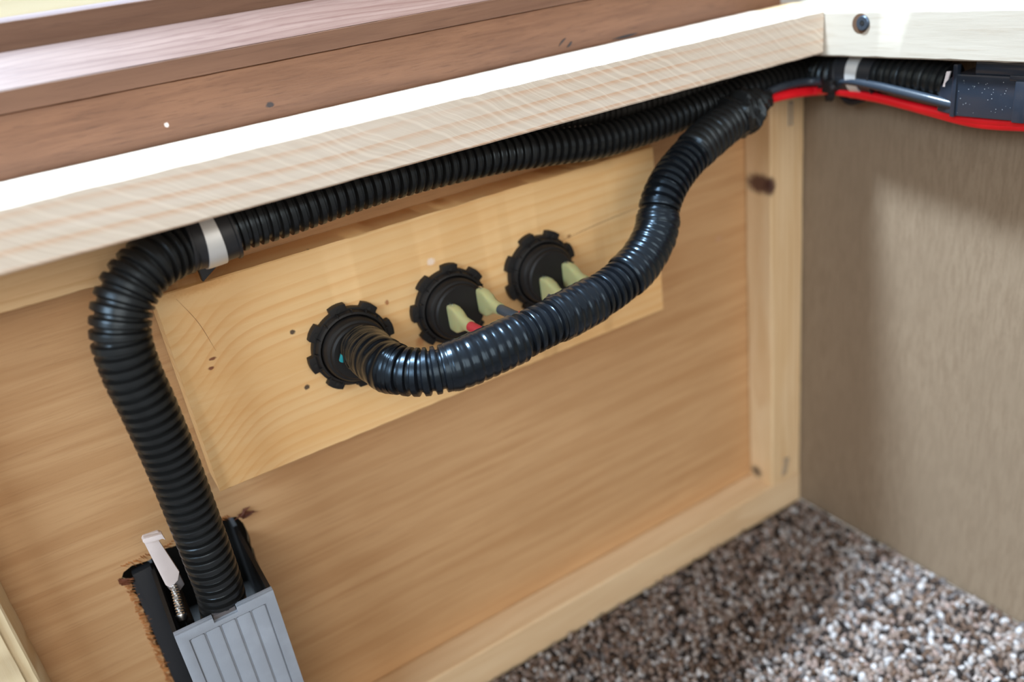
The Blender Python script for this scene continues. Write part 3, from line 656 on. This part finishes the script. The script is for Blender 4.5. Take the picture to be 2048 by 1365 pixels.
# ------------------------------------------------------------------ crimped terminals at the free sockets
def spade(u, v, uw, vw, lab, wm, k):
    a = at(u, v, 1, -31.6); sx, sz = a.x, a.z
    t = empty('crimped_wire', V(sx, -32, sz), lab, 'wire')
    # flag-shaped insulated shell: tall flat blade housing narrowing to a round crimp barrel
    secs = [(-31.4, 2.1, 6.1, 0), (-33, 2.2, 6.3, 0), (-36.5, 2.3, 6.2, 0), (-39.5, 2.3, 4.8, 0), (-42.5, 2.4, 3.4, 0), (-46.5, 2.6, 2.8, 0), (-47.5, 2.5, 2.7, 0)]
    bm = bmesh.new(); R = []
    for y, hw, hh, dx in secs:
        ring = []
        for j in range(20):
            an = 2 * math.pi * j / 20; e_ = .35 if y > -42 else 1
            c, s_ = math.cos(an), math.sin(an)
            ring.append(bm.verts.new(V(sx + hw * math.copysign(abs(c) ** e_, c) + (y + 31) * -.04, y, sz + hh * math.copysign(abs(s_) ** e_, s_))))
        R.append(ring)
    for i in range(len(R) - 1):
        for j in range(20): bm.faces.new((R[i][j], R[i][(j + 1) % 20], R[i + 1][(j + 1) % 20], R[i + 1][j]))
    bm.faces.new(R[0]); bm.faces.new(R[-1][::-1]); bmesh.ops.recalc_face_normals(bm, faces=bm.faces)
    sp_ = tag(obj('spade_connector', bm, M_YEL, t), 'translucent yellow crimp connector')
    bm = bmesh.new(); box(bm, sx - .4, sx + .4, -34, -31.4, sz - 3.1, sz + 6.9); obj('blade', bm, M_STEEL, sp_)
    pts = [(sx + .6, -46.5, sz, 2.3), (sx + .9, -53, sz, 2.3), (sx + 2, -58, sz - .5, 2.2), (sx + 6, -61, sz - 2, 2.1), (sx + 13, -61, sz - 1, 2.0), (sx + 20, -60, sz + 3, 2.0)]
    tag(obj('insulation', sweep(pts, .8, plain, 18), wm, t))
spade(905, 634, 0, 0, 'yellow crimp connector with a red wire at the left terminal of the middle socket', M_REDD, 0)
spade(963, 601, 0, 0, 'yellow crimp connector with a dark wire at the right terminal of the middle socket', M_SLATE, 1)
spade(1089, 578, 0, 0, 'yellow crimp connector with a red wire at the left terminal of the right-hand socket', M_REDD, 2)
spade(1133, 549, 0, 0, 'yellow crimp connector at the right terminal of the right-hand socket, half behind the loop', M_SLATE, 3)

# ------------------------------------------------------------------ grey-fronted housing at the lower left
hs = empty('outlet_housing', V(10, -25, -345), 'black plastic housing with a ribbed grey front cover set in the ragged hole', 'housing')
bm = prism(bmesh.new(), [(-18.4, -345), (-9.2, -345), (-9.2, -224.5), (-17.2, -225), (-17.0, -228.5), (-18.4, -229)], -1.2, 3.5); obj('side_flange', bm, M_RUB, hs, bevel=.3)
bm = box(bmesh.new(), -9.8, -8.2, -49, 24, -345, -226.5); obj('side_wall', bm, M_NYLD, hs, bevel=.3)
bm = box(bmesh.new(), 28.6, 30.4, -49, 24, -345, -226.2); obj('side_wall', bm, M_NYL, hs, bevel=.3)
bm = box(bmesh.new(), -60, 70, 24, 26, -374, -150); obj('hole_backing', bm, M_NYLD, hs)  # added black sheet behind the hole, keeps daylight from showing through
bm = box(bmesh.new(), -8.2, 28.6, -49, 24, -275, -272); obj('inner_floor', bm, M_NYLD, hs)
bm = prism(bmesh.new(), [(-4, -262), (-1, -262), (-1, -233), (-2.5, -231), (-4, -233)], -38, -14); obj('inner_rib', bm, M_NYL, hs, bevel=.4)
# cover: rim with a notch, sunk field, five raised ribs
XL, XR, ZT = -9.6, 30.6, -226.0
na, nb = 5.6, 15.2
gx0, gx1, gz = -5.2, 26.2, -230.6
cov = None
bm = prism(bmesh.new(), [(XL, -345), (XL, ZT), (na, ZT), (na, ZT - 2.4), (nb, ZT - 2.4), (nb, ZT), (XR, ZT), (XR, -345)], -51.2, -49.2)
cov = obj('cover', bm, M_GREY, hs, bevel=.15)
for nm, pts in (('cover_rim', [(XL, -345), (XL, ZT), (na, ZT), (na, ZT - 2.4), (nb, ZT - 2.4), (nb, ZT), (XR, ZT), (XR, -345), (gx1, -345), (gx1, gz), (gx0, gz), (gx0, -345)]),):
    bm = bmesh.new(); prism(bm, pts, -52.4, -51.2); obj(nm, bm, M_GREY, cov, bevel=.25)
nr = 5; wd = (gx1 - gx0) / nr
for i in range(nr):
    a = gx0 + i * wd + .35; b_ = a + wd - .8
    bm = prism(bmesh.new(), [(a, -345), (a, gz - .8), (a + .8, gz - .4), (b_ - .8, gz - .4), (b_, gz - .8), (b_, -345)], -51.95, -51.15); obj('cover_rib', bm, M_GREY, cov, bevel=.3)
bm = box(bmesh.new(), na + .3, nb - .3, -50.4, -47.6, ZT - 3, ZT - .6); tag(obj('notch_tab', bm, M_GREYD, hs, bevel=.3), 'dark grey tab in the notch')

# white nylon tab and screw in the housing
q = at(300, 1070, 1, -30)
tb = empty('anchor_strap', V(-4.5, -30, -219), 'small white nylon strap sticking up beside the conduit at the housing', 'strap')
T0 = at(283, 1078, 1, -30); T1 = at(318, 1064, 1, -30); B0 = at(330, 1165, 1, -30); B1 = at(361, 1150, 1, -30)
bm = prism(bmesh.new(), [(T0.x + .3, T0.z - 1.5), (T0.x, T0.z), (T0.x + .8, T0.z + 1), (T1.x - .3, T1.z + .6), (T1.x + .9, T1.z - .6), (T1.x + .6, T1.z - 3), (T1.x - 1.2, T1.z - 3.4), (B1.x, B1.z + 2), (B1.x - 1.6, B1.z - 1.5), (B0.x + 1.2, B0.z - 3.5), (B0.x - .2, B0.z - 1)], -30.9, -29.0); obj('strap', bm, M_WHITE, tb, bevel=.35)
bm = prism(bmesh.new(), [(T0.x, T0.z), (T0.x + .8, T0.z + 1.2), (T1.x + .7, T1.z + .2), (T1.x + 1.2, T1.z - 3.2), (T1.x + .2, T1.z - 2), (T0.x + .6, T0.z - 1.4)], -33, -30.6); obj('hook', bm, M_WHITE, tb, bevel=.35)
s0 = at(347, 1170, 1, -30); s1 = at(362, 1230, 1, -37)
bm = bmesh.new(); prism(bm, [(s0.x - 3, s0.z + 3), (s0.x + 3.5, s0.z + 4), (s0.x + 4, s0.z - 2), (s0.x + 1.5, s0.z - 4), (s0.x - 2, s0.z - 2)], -30.5, -27); tag(obj('strap_foot', bm, M_GREYD, tb, bevel=.6), 'foot of the strap, its shade put into a greyish colour')  # dark grey stands for the shade on the white strap's foot
sp = [(s0.x, s0.y, s0.z, 1.6), (s0.x * .5 + s1.x * .5, -33, (s0.z + s1.z) / 2, 1.7), (s1.x, s1.y, s1.z, 1.9)]
ss = empty('screw', V(s1.x, s1.y, s1.z), 'bright threaded steel screw below the white nylon strap', 'screw')
obj('threaded_shank', sweep(sp, .2, lambda s, th, r, L: r - .45 * abs((((s / 1.15) + th / (2 * math.pi)) % 1) * 2 - 1) + .1, 24), M_STEEL, ss)
dd = Vector((s1.x - s0.x, s1.y - s0.y, s1.z - s0.z)).normalized()
bm = bmesh.new(); disc(bm, V(*(s1 + dd * 1.2)), dd, 2.3, 1.4, 2.6, 24); obj('screw_head', bm, M_STEEL, ss, bevel=.2)
